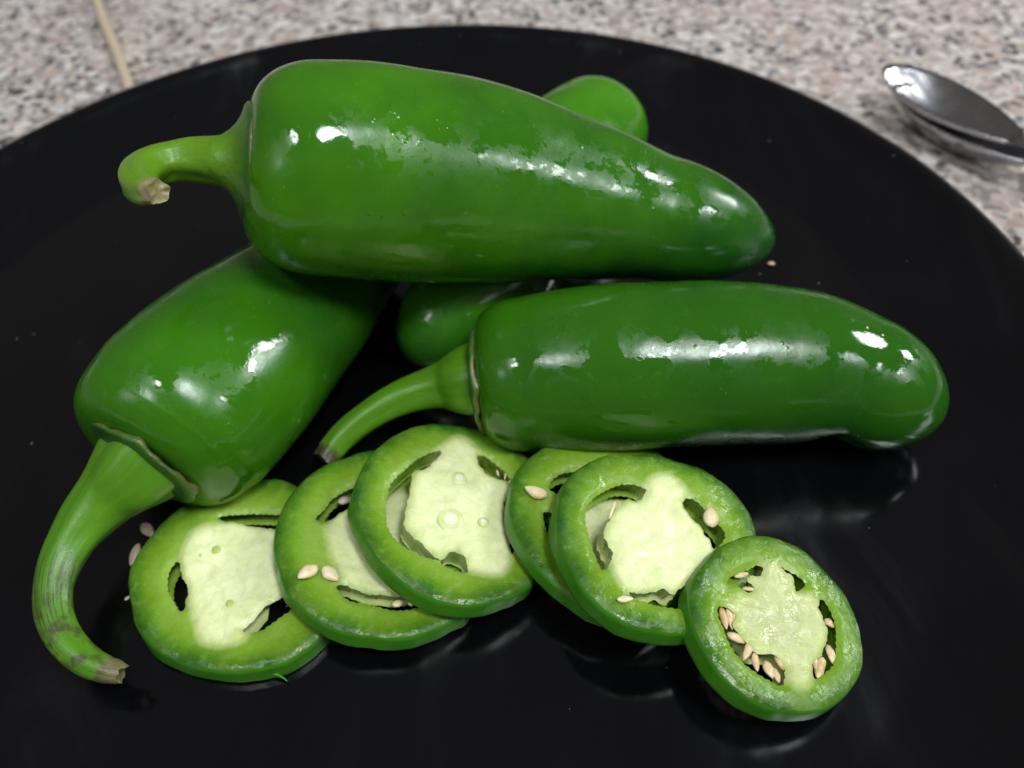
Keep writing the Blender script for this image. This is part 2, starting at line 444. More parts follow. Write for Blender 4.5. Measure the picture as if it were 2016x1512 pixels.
CHAIN = []
def pepper(label, st, skin, seedv, calyx_r, stem_rows, stem_mat, dents=(), lobes=.018, flare=False, calyx_mat=CALYX, group='whole green peppers'):
    c = dense(st, 150); P, R = c[:, :3], c[:, 3]; CHAIN.append(c)
    base = np.array([P[:, 0].mean(), P[:, 1].mean(), max(0, (P[:, 2] - R).min())])
    t = thing('pepper', base, label, 'pepper', group)
    nseg = 112
    def fn(u, th, p):
        f = 1 + lobes * math.cos(3 * th + seedv + 1.2 * u) * math.sin(math.pi * min(1, u * 1.15)) ** .5
        f += .012 * noise.noise(Vector((math.cos(th) * 1.3 + seedv * 9, math.sin(th) * 1.3, u * 5)))
        f += .006 * noise.noise(Vector((math.cos(th) * 4 + seedv * 3, math.sin(th) * 4, u * 9)))
        return f
    V, F, U = loft(P, R, nseg, fn)
    for (q, rad, dep, direction) in dents:
        q = np.asarray(q); w = np.exp(-(np.linalg.norm((V - q) / rad, axis=1) ** 2)); V = V + w[:, None] * dep * np.asarray(direction)
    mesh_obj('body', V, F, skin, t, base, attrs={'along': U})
    # calyx: a thin green cap hugging the shoulder
    ax = unit(st[0, :3] - st[9, :3]); rb = stem_rows[0, 3]; rc = calyx_r
    pr = [(o, rc * k) for o, k in [(-.05, .90), (-.075, .99), (-.05, 1.045), (.0, 1.06), (.035, 1.03), (.055, .95), (.06, .86), (.075, .76), (.11, .68)]]
    pr += [(.12, rb * .95), (.10, rb * .6)]
    if flare:
        pr = [(o, rc * k) for o, k in [(-.05, .90), (-.075, .99), (-.05, 1.045), (.0, 1.05), (.04, 1.0), (.07, .91), (.11, .79), (.18, .65), (.28, .52), (.40, .42), (.52, .36), (.58, .30)]]
    n5 = 90; CV = []; CF = []; CU = []
    Tn = ax; Nn = unit(np.array([0, 0, 1.0]) - Tn * Tn[2]); Bn = np.cross(Tn, Nn)
    for i, (o, r) in enumerate(pr):
        for k in range(n5):
            th = 2 * math.pi * k / n5; w = max(0, 1 - i / 7.0)
            tooth = max(0, math.cos(5 * th / 2 + seedv)) ** 14 + max(0, -math.cos(5 * th / 2 + seedv)) ** 14
            nn = noise.noise(Vector((math.cos(th) * 3 + seedv, math.sin(th) * 3, i * .12)))
            nf_ = noise.noise(Vector((math.cos(th) * 9 + seedv, math.sin(th) * 9, i * .3))); rr = r * (1 + w * (.10 * tooth + .06 * nn + .025 * nf_)); oo = o - w * (.07 * tooth + .08 * nn + .03 * nf_)
            CV.append(P[0] + ax * oo + rr * (math.cos(th) * Nn + math.sin(th) * Bn)); CU.append(i / (len(pr) - 1))
    for i in range(len(pr) - 1):
        for k in range(n5):
            a = i * n5 + k; b_ = i * n5 + (k + 1) % n5
            CF.append((a, b_, b_ + n5, a + n5))
    mesh_obj('calyx', CV, CF, calyx_mat, t, base, attrs={'along': CU, 'flare': np.full(len(CU), 1.0 if flare else 0.0)})
    # stem, ridged and torn at its end
    sp = np.vstack([[*(P[0] - ax * .12), rb * 1.15], [*(P[0] + ax * .16), rb * 1.06], stem_rows[1:]])
    sd = crom(sp, 70); ns_ = 40
    sd[:, 3] *= 1.08
    for _ in range(30): sd[1:-1] = (sd[:-2] + 2 * sd[1:-1] + sd[2:]) / 4
    def fs(u, th, p):
        f = 1 + .05 * math.cos(5 * th + seedv) + .03 * math.cos(3 * th + 2 * seedv + u * 4)
        f += .05 * noise.noise(Vector((math.cos(th) * 2 + seedv, math.sin(th) * 2, u * 8)))
        if u > .93: f += .12 * noise.noise(Vector((math.cos(th) * 2, math.sin(th) * 2 + seedv, u * 30)))
        return f
    SV, SF, SU = loft(sd[:, :3], sd[:, 3], ns_, fs, cap0=False, cap1=False)
    sn = None
    T, _, _ = frames(sd[:, :3])
    n0 = len(SV); lastr = SV[n0 - ns_:]
    cen = lastr.mean(axis=0)
    for k in range(ns_):                                   # ragged rim
        a_ = 2 * math.pi * k / ns_; SV[n0 - ns_ + k] += T[-1] * .09 * noise.noise(Vector((math.cos(a_) * 1.6 + seedv * 5, math.sin(a_) * 1.6, 1)))
    ring2 = cen + (SV[n0 - ns_:] - cen) * .66 - T[-1] * .035
    rd = np.array([(math.sin(2 * math.pi * (i % ns_) / ns_)) for i in range(n0)])
    so = mesh_obj('stem', SV, SF, stem_mat, t, base, attrs={'along': SU, 'round': rd})
    EV = np.vstack([SV[n0 - ns_:], ring2, [cen - T[-1] * .02]]); EF = []
    for k in range(ns_):
        k2 = (k + 1) % ns_
        EF.append((k, k2, ns_ + k2, ns_ + k)); EF.append((ns_ + k, ns_ + k2, 2 * ns_))
    mesh_obj('cut_end', EV, EF, stem_mat, so, base, attrs={'along': np.ones(len(EV)), 'round': np.zeros(len(EV))})
    return t

# left pepper, lying on the plate
st = stations([(330, 850, 190, None), (372, 808, 198, None), (460, 722, 185, 1.66), (543, 645, 162, 1.55), (615, 577, 141, 1.42), (680, 515, 112, 1.27)])
st = end_cap(st, (750, 445, 1.1)); zl = st[0, 2]
st = shoulder(st, (279, 914, zl * .98), .94)
stem = stations([(262, 932, 78, zl), (222, 968, 60, 1.35), (185, 1006, 50, 1.3), (150, 1052, 42, 1.2), (120, 1105, 37, 1.1), (104, 1160, 34, 1.0), (106, 1212, 33, .9),
                 (127, 1263, 31, .8), (163, 1300, 29, .7), (200, 1320, 25, .62), (240, 1326, 19, .56)])
pepper('green pepper at the left with a long hooked brown-scarred stem curling toward the camera', st, SKIN_LEFT, 1.1, .98, stem, STEM_SCAR)

# right pepper, lying on the plate
st = stations([(1030, 738, 152, None), (1100, 733, 160, None), (1200, 727, 166, None), (1300, 722, 164, None), (1400, 718, 162, None), (1500, 719, 158, None), (1600, 727, 149, None), (1685, 749, 132, None)])
zr = st[0, 2]
st = end_cap(st, (1860, 822, .90), 12, .56); st = shoulder(st, (938, 748, zr), .82)
stem = stations([(925, 752, 60, zr), (885, 757, 46, 1.15), (845, 766, 38, 1.1), (800, 779, 33, 1.05), (750, 803, 29, .98), (700, 838, 27, .85), (665, 870, 26, .72), (640, 906, 23, .6)])
dq = at(1642, 872, .5)
pepper('green pepper at the right lying behind the slices, its blunt tip dented', st, SKIN_RIGHT, 2.3, .87, stem, STEM_DARK,
       dents=[(dq, np.array([.34, .45, .36]), .30, unit([0, .8, .5]))])

# pepper almost hidden under the top one
st = stations([(1165, 262, 108, None), (1120, 310, 122, None), (1085, 370, 112, None), (1030, 455, 114, None), (972, 545, 120, None), (905, 610, 104, None)])
zb = st[0, 2]
st = end_cap(st, (800, 706, .5)); st = shoulder(st, (1188, 236, zb * .8), .52)
stem = stations([(1190, 233, 40, zb * .75), (1200, 232, 28, .35), (1210, 235, 22, .25)])
pepper('dark green pepper half hidden beneath the uppermost pepper, pointing to the back', st, SKIN_BACK, 3.7, .55, stem, STEM_DARK)

# top pepper, lying across the others
ZA, ZB = 4.9, 2.0
def zt(x): return ZA + (ZB - ZA) * (x - 480) / 1040
st = stations([(x, y, r, zt(x)) for x, y, r in [(630, 337, 206), (670, 339, 208), (730, 343, 208), (800, 350, 205), (900, 359, 198), (1000, 373, 183), (1100, 391, 163), (1200, 409, 145), (1290, 429, 122)]])
st = end_cap(st, (1524, 481, ZB), 14, .60); st = shoulder(st, (484, 318, ZA), .90)
stem = stations([(458, 318, 46, ZA), (412, 312, 43, ZA), (385, 311, 39, ZA), (350, 313, 36, ZA), (312, 321, 36, ZA + .05), (280, 338, 36, ZA + .15), (270, 360, 33, ZA + .32), (286, 376, 28, ZA + .5), (312, 378, 22, ZA + .6)])
pepper('large green pepper lying across the top of the others, stem curled at left', st, SKIN_TOP, .4, .93, stem, STEM, flare=True)

# ------------------------------------------------------------------ slices
def inside(poly, pts):
    x, y = pts[:, 0], pts[:, 1]; r = np.zeros(len(pts), bool); n = len(poly)
    for i in range(n):
        x1, y1 = poly[i]; x2, y2 = poly[(i + 1) % n]
        c = ((y1 > y) != (y2 > y)) & (x < (x2 - x1) * (y - y1) / (y2 - y1 + 1e-12) + x1); r ^= c
    return r
def pdist(poly, pts):
    d = np.full(len(pts), 1e9); n = len(poly)
    for i in range(n):
        a = poly[i]; b = poly[(i + 1) % n]; ab = b - a
        t = np.clip(((pts - a) @ ab) / (ab @ ab + 1e-12), 0, 1)
        d = np.minimum(d, np.linalg.norm(pts - a - t[:, None] * ab, axis=1))
    return d
def edge_normals(poly):
    t = np.roll(poly, -1, 0) - np.roll(poly, 1, 0); n = np.c_[t[:, 1], -t[:, 0]]
    n /= np.linalg.norm(n, axis=1)[:, None] + 1e-12
    area2 = (poly[:, 0] * np.roll(poly[:, 1], -1) - np.roll(poly[:, 0], -1) * poly[:, 1]).sum()
    return n if area2 > 0 else -n

def slice_(label, centre, zc, tilt, azim, thick, outer, holes, pith, dry, sd, flare=.04, under=.12):
    """one cut ring; outlines are drawn in the slice's own plane"""
    a = math.radians(tilt); z = math.radians(azim)
    n = np.array([math.sin(a) * math.cos(z), math.sin(a) * math.sin(z), math.cos(a)])
    p0 = at(*centre, zc); e1 = unit(np.cross([0, 1, 0], n)); e2 = np.cross(n, e1)
    def loc(pts): return np.array([[(q - p0) @ e1, (q - p0) @ e2] for q in (on_plane(x, y, p0, n) for x, y in pts)])
    O = loc(outer); per = np.linalg.norm(np.diff(np.vstack([O, O[:1]]), axis=0), axis=1).sum()
    O = crom(np.c_[O, np.zeros(len(O))], int(per / .055), True)[:, :2]
    for _ in range(2): O = (np.roll(O, 1, 0) + 2 * O + np.roll(O, -1, 0)) / 4
    nO = edge_normals(O)
    O = O + nO * np.array([[.030 * noise.noise(Vector((q[0] * 1.6, q[1] * 1.6, sd))) + .014 * noise.noise(Vector((q[0] * 4.5, q[1] * 4.5, sd)))] for q in O])
    H = []
    cen = O.mean(axis=0)
    for h in holes:
        h = loc(h); per = np.linalg.norm(np.diff(np.vstack([h, h[:1]]), axis=0), axis=1).sum()
        h = crom(np.c_[h, np.zeros(len(h))], max(16, int(per / .035)), True)[:, :2]
        hn = edge_normals(h); rel = h - cen
        outw = (rel * hn).sum(1) > 0                          # the wall side of the locule carries fine ribs
        s = np.arange(len(h)) * .035
        amp = np.where(outw, .010 * np.sin(s * 2 * math.pi / .105), 0.0)
        amp = amp + np.where(outw, .3, 1.3) * np.array([.030 * noise.noise(Vector((q[0] * 8, q[1] * 8, sd + 3))) + .016 * noise.noise(Vector((q[0] * 26, q[1] * 26, sd))) for q in h])
        H.append(h + hn * amp[:, None])
    K = loc(pith); K = crom(np.c_[K, np.zeros(len(K))], 90, True)[:, :2]
    lo, hi = O.min(0), O.max(0); g = .05
    gx, gy = np.meshgrid(np.arange(lo[0], hi[0], g), np.arange(lo[1], hi[1], g))
    G = np.c_[gx.ravel(), gy.ravel()] + np.random.RandomState(int(sd * 10)).uniform(-.018, .018, (gx.size, 2))
    ok = inside(O, G) & (pdist(O, G) > .03)
    for h in H: ok &= ~inside(h, G) & (pdist(h, G) > .022)
    G = G[ok]
    pts = [O] + H; edges = []; idx = []; k = 0
    for c in pts:
        m = len(c); edges += [(k + i, k + (i + 1) % m) for i in range(m)]; idx.append((k, m)); k += m
    allp = np.vstack(pts + [G])
    r = delaunay_2d_cdt([Vector(map(float, q)) for q in allp], edges, [], 0, 1e-6, True)
    P2 = np.array([tuple(q) for q in r[0]]); tri = np.array([f for f in r[2] if len(f) == 3])
    back = {}
    for i, src in enumerate(r[3]):
        for q in src: back[q] = i
    cn = P2[tri].mean(axis=1); keep = inside(O, cn)
    for h in H: keep &= ~inside(h, cn)
    tri = tri[keep]
    A = P2[tri]; ar = (A[:, 1, 0] - A[:, 0, 0]) * (A[:, 2, 1] - A[:, 0, 1]) - (A[:, 1, 1] - A[:, 0, 1]) * (A[:, 2, 0] - A[:, 0, 0])
    tri[ar < 0] = tri[ar < 0][:, ::-1]
    nv = len(P2)
    rim = pdist(O, P2)
    sdK = pdist(K, P2) * np.where(inside(K, P2), 1, -1)
    core = np.clip(.60 + sdK / .24, 0, 1); core = core * core * (3 - 2 * core)
    hz = np.array([.030 * noise.noise(Vector((q[0] * 2.4, q[1] * 2.4, sd))) + .012 * noise.noise(Vector((q[0] * 9, q[1] * 9, sd + 5))) for q in P2])
    lump = np.array([abs(noise.noise(Vector((q[0] * 3.0, q[1] * 3.0, sd + 9)))) for q in P2])
    dh = np.full(nv, 9.0)
    for h in H: dh = np.minimum(dh, pdist(h, P2))
    zt_ = hz + core * (.05 * lump - .01) - .05 * np.exp(-(dh / .05) ** 2) - .035 * np.exp(-(rim / .035) ** 2)
    top = p0 + P2[:, :1] * e1 + P2[:, 1:] * e2 + zt_[:, None] * n
    # vertex normals of the whole top, shared by flesh and pith so that no seam shows
    fnm = np.cross(top[tri[:, 1]] - top[tri[:, 0]], top[tri[:, 2]] - top[tri[:, 0]])
    vn = np.zeros((nv, 3))
    for j in range(3): np.add.at(vn, tri[:, j], fnm)
    vn /= np.linalg.norm(vn, axis=1)[:, None] + 1e-15
    base = p0 - n * thick
    t = thing('pepper_slice', base, label, 'pepper slice', 'cut pepper slices in a row')
    inK = sdK[tri].mean(axis=1) > 0
    def sub(name, faces, V, at_, nrm=None):
        u = np.unique(np.concatenate([np.ravel(f) for f in faces])); mp = {int(v): i for i, v in enumerate(u)}
        return mesh_obj(name, V[u], [[mp[int(v)] for v in f] for f in faces], FLESH, t, base, attrs={k_: v_[u] for k_, v_ in at_.items()}, normals=None if nrm is None else nrm[u])
    deepv = np.clip(sdK / .45, 0, 1)
    ats = {'rim': rim, 'deep': deepv, 'core': core, 'dry': np.full(nv, dry)}
    sub('pith', list(tri[inK]), top, ats, vn)
    sub('flesh', list(tri[~inK]), top, ats, vn)
    # inner wall: sides of the locules and the underside
    bot = p0 + P2[:, :1] * e1 + P2[:, 1:] * e2 - thick * n
    VV = []; FF = []; RM = []; CO = []
    rows = 6
    for (k0, m) in idx[1:]:
        ring = np.array([back[k0 + i] for i in range(m)]); hp = P2[ring]; hn = edge_normals(hp)
        s = np.arange(m) * .035
        o0 = len(VV)
        for j in range(rows + 1):
            w = j / rows
            off = under * math.sin(math.pi * w * .5) * np.ones(m) + (.02 * np.array([noise.noise(Vector((q[0] * 9, q[1] * 9, w * 4 + sd))) for q in hp])) * (w > 0)
            q2 = hp + hn * off[:, None]
            zz = zt_[ring] * (1 - w) - thick * w
            VV += list(p0 + q2[:, :1] * e1 + q2[:, 1:] * e2 + zz[:, None] * n)
            RM += list(np.maximum(rim[ring] - .12 * w, .1)); CO += list(core[ring])
        for j in range(rows):
            for i in range(m):
                a1 = o0 + j * m + i; b1 = o0 + j * m + (i + 1) % m
                FF.append((a1, b1, b1 + m, a1 + m))
    o0 = len(VV); VV += list(bot); RM += list(rim); CO += list(core)
    FF += [tuple(o0 + v for v in f[::-1]) for f in tri]
    mesh_obj('inner_wall', VV, FF, FLESH, t, base, attrs={'rim': RM, 'deep': np.zeros(len(VV)), 'core': CO, 'dry': np.full(len(VV), dry)})
    # skin round the outside
    ring = np.array([back[idx[0][0] + i] for i in range(idx[0][1])]); m = len(ring); hp = P2[ring]; hn = edge_normals(hp)
    VV = []; FF = []; rows = 9
    for j in range(rows + 1):
        w = j / rows
        off = .022 * math.sqrt(max(0, 1 - (1 - min(1, w / .2)) ** 2)) + flare * w
        if w > .85: off -= .03 * ((w - .85) / .15) ** 2
        o_ = off + np.array([.012 * noise.noise(Vector((q[0] * 2, q[1] * 2, w * 1.5 + sd))) * min(1, w * 5) for q in hp])
        q2 = hp + hn * o_[:, None]; zz = zt_[ring] * (1 - min(1, w * 3)) - thick * w
        VV += list(p0 + q2[:, :1] * e1 + q2[:, 1:] * e2 + zz[:, None] * n)
    for j in range(rows):
        for i in range(m):
            a1 = j * m + i; b1 = j * m + (i + 1) % m
            FF.append((a1, a1 + m, b1 + m, b1) )
    mesh_obj('skin', VV, FF, SLICE_SKIN, t, base)
    return t, p0, n, base

def teardrop(L, W, Tk, nu=10, nv=12, sd=0):
    V = []; F = []
    for i in range(nu + 1):
        u = i / nu; x = (u - .5) * L
        r = math.sin(math.pi * u) ** .5 * (1.05 - .42 * u ** 2)
        for k in range(nv):
            th = 2 * math.pi * k / nv
            j = 1 + .22 * noise.noise(Vector((u * 3 + sd, math.cos(th), math.sin(th))))
            V.append((x, .5 * W * r * math.cos(th) * j, .5 * Tk * r * math.sin(th) * j + .10 * W * math.sin(u * 3 + sd)))
    for i in range(nu):
        for k in range(nv):
            a = i * nv + k; b = i * nv + (k + 1) % nv
            F.append((a, b, b + nv, a + nv))
    return np.array(V), F
def seed(a, b, wpx, p0, n, lift, mat, parent=None, base=None, label=None, name='seed', thick=.6, cat='seed', roll=0.0):
    A = on_plane(*a, p0 + n * lift, n); B = on_plane(*b, p0 + n * lift, n)
    c = (A + B) / 2; L = np.linalg.norm(B - A); x = unit(B - A)
    cr, sr = math.cos(roll), math.sin(roll)
    y0 = np.cross(n, x); y = y0 * cr + n * sr; z = np.cross(x, y)
    W = wpx * depth(c) / FPX
    V, F = teardrop(L, W, W * thick, sd=a[0] * .37)
    V = c + V[:, :1] * x + V[:, 1:2] * y + V[:, 2:] * z
    if parent is not None: return mesh_obj(name, V, F, mat, parent, base)
    o = mesh_obj(name, V, F, mat, None, c - n * (W * thick * .5)); return tag(o, label, cat, 'loose seeds and crumbs')

UPN = np.array([0, 0, 1.0])
# A: leftmost
A_ = slice_('leftmost pepper slice with a wide white core, lying flat below the left pepper', (455, 1140), .42, 2, 0, .40,
    [(252, 1150), (260, 1113), (281, 1073), (323, 1026), (385, 978), (445, 952), (509, 942), (570, 949), (620, 985), (650, 1050), (660, 1130), (655, 1195), (640, 1236), (570, 1294), (488, 1316), (409, 1313), (351, 1300), (293, 1262), (262, 1205)],
    [[(348, 1104), (332, 1125), (328, 1153), (336, 1174), (354, 1202), (364, 1176), (367, 1158), (357, 1131)],
     [(477, 1240), (512, 1239), (540, 1221), (579, 1193), (606, 1160), (592, 1150), (558, 1168), (524, 1192), (500, 1218)],
     [(428, 1018), (479, 1029), (543, 1041), (600, 1058), (612, 1040), (585, 1014), (530, 1010), (490, 1009), (445, 1012)]],
    [(395, 1040), (470, 1028), (545, 1040), (590, 1070), (595, 1140), (556, 1170), (505, 1212), (475, 1262), (400, 1265), (384, 1210), (366, 1165), (357, 1125), (365, 1075)], .0, 1.3, .04, .22)
B_ = slice_('second pepper slice from the left, two cream seeds lying on its cut face', (738, 1072), .68, 11, 10, .38,
    [(544, 1078), (549, 1031), (567, 979), (608, 935), (654, 908), (729, 887), (800, 890), (865, 925), (905, 990), (925, 1080), (925, 1150), (919, 1200), (888, 1219), (810, 1252), (717, 1249), (648, 1231), (592, 1185), (562, 1150)],
    [[(622, 1018), (648, 1023), (685, 999), (740, 975), (770, 950), (745, 938), (692, 958), (657, 977), (638, 1000)],
     [(662, 1154), (685, 1153), (717, 1163), (763, 1172), (815, 1166), (850, 1150), (858, 1165), (830, 1190), (790, 1198), (763, 1196), (723, 1186), (685, 1178)]],
    [(648, 1032), (700, 992), (770, 965), (830, 990), (850, 1060), (830, 1150), (775, 1168), (720, 1158), (682, 1145), (655, 1095)], .1, 2.3)
C_ = slice_('uppermost pepper slice at the middle of the row with three round pale spots', (880, 1010), 1.0, 16, 5, .42,
    [(692, 994), (699, 957), (717, 916), (754, 873), (800, 845), (856, 833), (919, 839), (981, 857), (1027, 888), (1060, 935), (1075, 1000), (1073, 1070), (1055, 1133), (1027, 1158), (950, 1187), (888, 1184), (825, 1162), (763, 1115), (723, 1060), (704, 1022)],
    [[(868, 884), (830, 897), (794, 925), (770, 950), (763, 975), (761, 1005), (764, 1034), (780, 1060), (810, 1080), (842, 1094), (866, 1099), (850, 1086), (815, 1057), (795, 1024), (804, 988), (808, 960), (812, 935), (822, 923), (842, 918), (862, 897)],
     [(871, 1107), (876, 1094), (888, 1084), (906, 1085), (918, 1101), (922, 1122), (903, 1121)],
     [(940, 895), (962, 899), (990, 922), (1010, 946), (1000, 946), (972, 936), (948, 916)],
     [(1000, 972), (1016, 1000), (1025, 1050), (1010, 1086), (1003, 1060), (994, 1000)]],
    [(870, 880), (905, 860), (938, 885), (950, 920), (1002, 955), (993, 1010), (1004, 1090), (985, 1130), (925, 1120), (905, 1078), (860, 1090), (815, 1055), (795, 1022), (810, 950), (826, 920)], .0, 3.3, .04, .03)
D_ = slice_('thin pepper slice mostly covered, between the uppermost slice and the wide one right of it', (1195, 1045), .88, 12, 0, .36,
    [(1005, 1005), (1009, 962), (1024, 924), (1047, 896), (1100, 868), (1170, 858), (1250, 868), (1320, 905), (1365, 965), (1380, 1040), (1372, 1110), (1335, 1170), (1270, 1205), (1215, 1210), (1164, 1198), (1120, 1166), (1076, 1129), (1044, 1091), (1018, 1044)],
    [[(1082, 958), (1094, 937), (1125, 926), (1200, 925), (1270, 945), (1290, 975), (1260, 985), (1200, 975), (1150, 972), (1108, 973)],
     [(1070, 1008), (1092, 1010), (1110, 1040), (1115, 1085), (1130, 1125), (1110, 1110), (1090, 1072), (1078, 1044)],
     [(1230, 1150), (1290, 1145), (1330, 1115), (1345, 1070), (1355, 1100), (1325, 1150), (1260, 1175)]],
    [(1130, 985), (1210, 985), (1280, 995), (1320, 1040), (1310, 1110), (1240, 1140), (1160, 1130), (1125, 1080), (1115, 1030)], .2, 4.3)
E_ = slice_('wide pepper slice right of the middle with a pale jagged core', (1290, 1072), 1.28, 17, -5, .42,
    [(1100, 1030), (1108, 976), (1125, 939), (1155, 911), (1198, 893), (1248, 891), (1300, 896), (1344, 908), (1373, 917), (1416, 944), (1457, 982), (1480, 1020), (1491, 1060), (1488, 1115), (1468, 1175), (1425, 1222), (1361, 1242), (1300, 1241), (1242, 1227), (1184, 1186), (1140, 1136), (1111, 1075)],
    [[(1187, 1119), (1175, 1099), (1162, 1058), (1154, 1023), (1160, 994), (1175, 975), (1194, 963), (1221, 951), (1250, 951), (1276, 963), (1262, 977), (1250, 984), (1236, 979), (1222, 990), (1213, 997), (1202, 1020), (1188, 1052), (1198, 1066), (1206, 1088), (1204, 1110)],
     [(1350, 979), (1367, 981), (1387, 999), (1425, 1040), (1427, 1061), (1408, 1078), (1398, 1058), (1386, 1050), (1384, 1035), (1361, 1013), (1348, 995)],
     [(1242, 1165), (1270, 1166), (1303, 1157), (1327, 1165), (1361, 1146), (1390, 1135), (1384, 1170), (1352, 1195), (1300, 1189), (1265, 1180), (1248, 1174)]],
    [(1283, 942), (1320, 938), (1348, 962), (1350, 995), (1385, 1042), (1408, 1082), (1375, 1140), (1330, 1162), (1290, 1158), (1235, 1163), (1205, 1112), (1190, 1055), (1210, 1000), (1262, 978)], .05, 5.3)
F_ = slice_('small rightmost pepper slice with brown seeds still attached to its core', (1530, 1230), .92, 19, -10, .42,
    [(1364, 1170), (1371, 1134), (1393, 1101), (1423, 1076), (1464, 1058), (1504, 1055), (1545, 1065), (1586, 1084), (1613, 1109), (1640, 1137), (1667, 1172), (1689, 1226), (1700, 1272), (1697, 1313), (1683, 1345), (1662, 1372), (1618, 1391), (1564, 1397), (1510, 1386), (1461, 1359), (1415, 1316), (1382, 1262), (1366, 1210)],
    [[(1435, 1147), (1445, 1131), (1472, 1121), (1494, 1111), (1506, 1121), (1500, 1130), (1480, 1130), (1474, 1140), (1490, 1153), (1483, 1164), (1458, 1154)],
     [(1540, 1114), (1556, 1123), (1588, 1145), (1572, 1162), (1565, 1155), (1563, 1137)],
     [(1621, 1178), (1635, 1198), (1645, 1226), (1649, 1264), (1645, 1303), (1626, 1324), (1607, 1333), (1603, 1307), (1626, 1276), (1634, 1245), (1620, 1216), (1616, 1194)],
     [(1415, 1196), (1428, 1193), (1450, 1209), (1450, 1234), (1472, 1261), (1494, 1286), (1521, 1288), (1545, 1307), (1546, 1344), (1530, 1345), (1494, 1324), (1461, 1297), (1437, 1260), (1428, 1236), (1418, 1215)]],
    [(1478, 1128), (1510, 1112), (1540, 1112), (1565, 1130), (1570, 1162), (1615, 1182), (1632, 1245), (1605, 1310), (1585, 1350), (1548, 1335), (1542, 1305), (1495, 1285), (1450, 1235), (1440, 1185), (1480, 1165)], .9, 6.3, .03, .20)

# a torn sliver of skin at the lower edge of the leftmost slice
fl = stations([(492, 1318, 9, .12), (520, 1325, 9, .11), (542, 1328, 7, .10), (558, 1335, 4, .09), (566, 1342, 1.5, .08)])
fl = crom(fl, 24); V, F, U = loft(fl[:, :3], fl[:, 3], 12, lambda u, th, p: 1 - .45 * abs(math.sin(th)))
mesh_obj('torn_flap', V, F, SLICE_SKIN, A_[0], A_[3])

# round seed scars on the pith
def scar(px, py, rpx, sl, mat, name='pith_spot', h=.03):
    t, p0, n, base = sl; c = on_plane(px, py, p0 + n * .02, n); r = rpx * depth(c) / FPX
    e1 = unit(np.cross([0, 1, 0], n)); e2 = np.cross(n, e1); V = []; F = []
    for i in range(7):
        a = i / 6 * math.pi / 2
        for k in range(24):
            th = 2 * math.pi * k / 24; rr = r * math.cos(a) * (1 + .12 * noise.noise(Vector((math.cos(th) * 1.5 + px, math.sin(th) * 1.5, 0))))
            V.append(c + rr * (math.cos(th) * e1 + math.sin(th) * e2) + n * (h * math.sin(a) - .015))
    for i in range(6):
        for k in range(24):
            a = i * 24 + k; b = i * 24 + (k + 1) % 24; F.append((a, b, b + 24, a + 24))
    mesh_obj(name, V, F, mat, t, base)
SPOT_PALE = seed_material('spot_pale', (.88, .92, .66), (.84, .88, .58)); SPOT_RING = seed_material('spot_ring', (.66, .74, .30), (.76, .82, .42)); SPOT_OLIVE = seed_material('spot_olive', (.42, .55, .08), (.52, .62, .18))
for x, y, r in [(904, 940, 13), (887, 1021, 23), (952, 1026, 9)]:
    scar(x, y, r * 1.18, C_, SPOT_RING, h=.022); scar(x, y, r, C_, SPOT_PALE, h=.024)
for x, y, r in [(425, 1081, 9), (452, 1187, 8), (394, 1092, 3)]: scar(x, y, r, A_, SPOT_OLIVE, h=.02)

# seeds still attached inside the rightmost slice
t_, p_, n_, b_ = F_
def fz(x, y): return (1320 + x / 3.688, 1020 + y / 3.688)
for a, b, w in [((372, 640), (405, 812), 62), ((412, 650), (452, 810), 52), ((455, 660), (478, 790), 46), ((405, 838), (552, 905), 62), ((583, 905), (528, 1035), 58), ((612, 970), (632, 1115), 58),
                ((690, 1030), (738, 1170), 80), ((752, 1080), (785, 1200), 60), ((765, 975), (820, 1110), 70), ((1105, 1010), (1070, 1165), 78), ((1140, 915), (1180, 1065), 64), ((1050, 1010), (1062, 1110), 50),
                ((460, 425), (570, 400), 45), ((520, 510), (640, 525), 34), ((1120, 730), (1195, 795), 60)]:
    seed(fz(*a), fz(*b), w * 1.12 / 3.688, p_, n_, -.08, SEED_TAN, t_, b_, thick=.55)
# seeds and torn fibres attached to the other slices
t_, p_, n_, b_ = C_
for a, b, w in [((1003, 962), (990, 990), 11), ((1012, 1035), (1006, 1072), 17), ((978, 925), (982, 938), 5), ((997, 928), (993, 945), 5), ((1006, 945), (994, 968), 8)]:
    seed(a, b, w, p_, n_, -.06, SEED, t_, b_)
t_, p_, n_, b_ = E_
seed((1211, 986), (1199, 1022), 8, p_, n_, .0, SEED, t_, b_)
t_, p_, n_, b_ = B_
seed((665, 990), (695, 981), 19, p_, n_, -.15, SEED_DULL, t_, b_)
seed((772, 1192), (795, 1182), 17, p_, n_, -.03, SEED, t_, b_); seed((803, 1190), (818, 1186), 12, p_, n_, -.03, SEED, t_, b_)

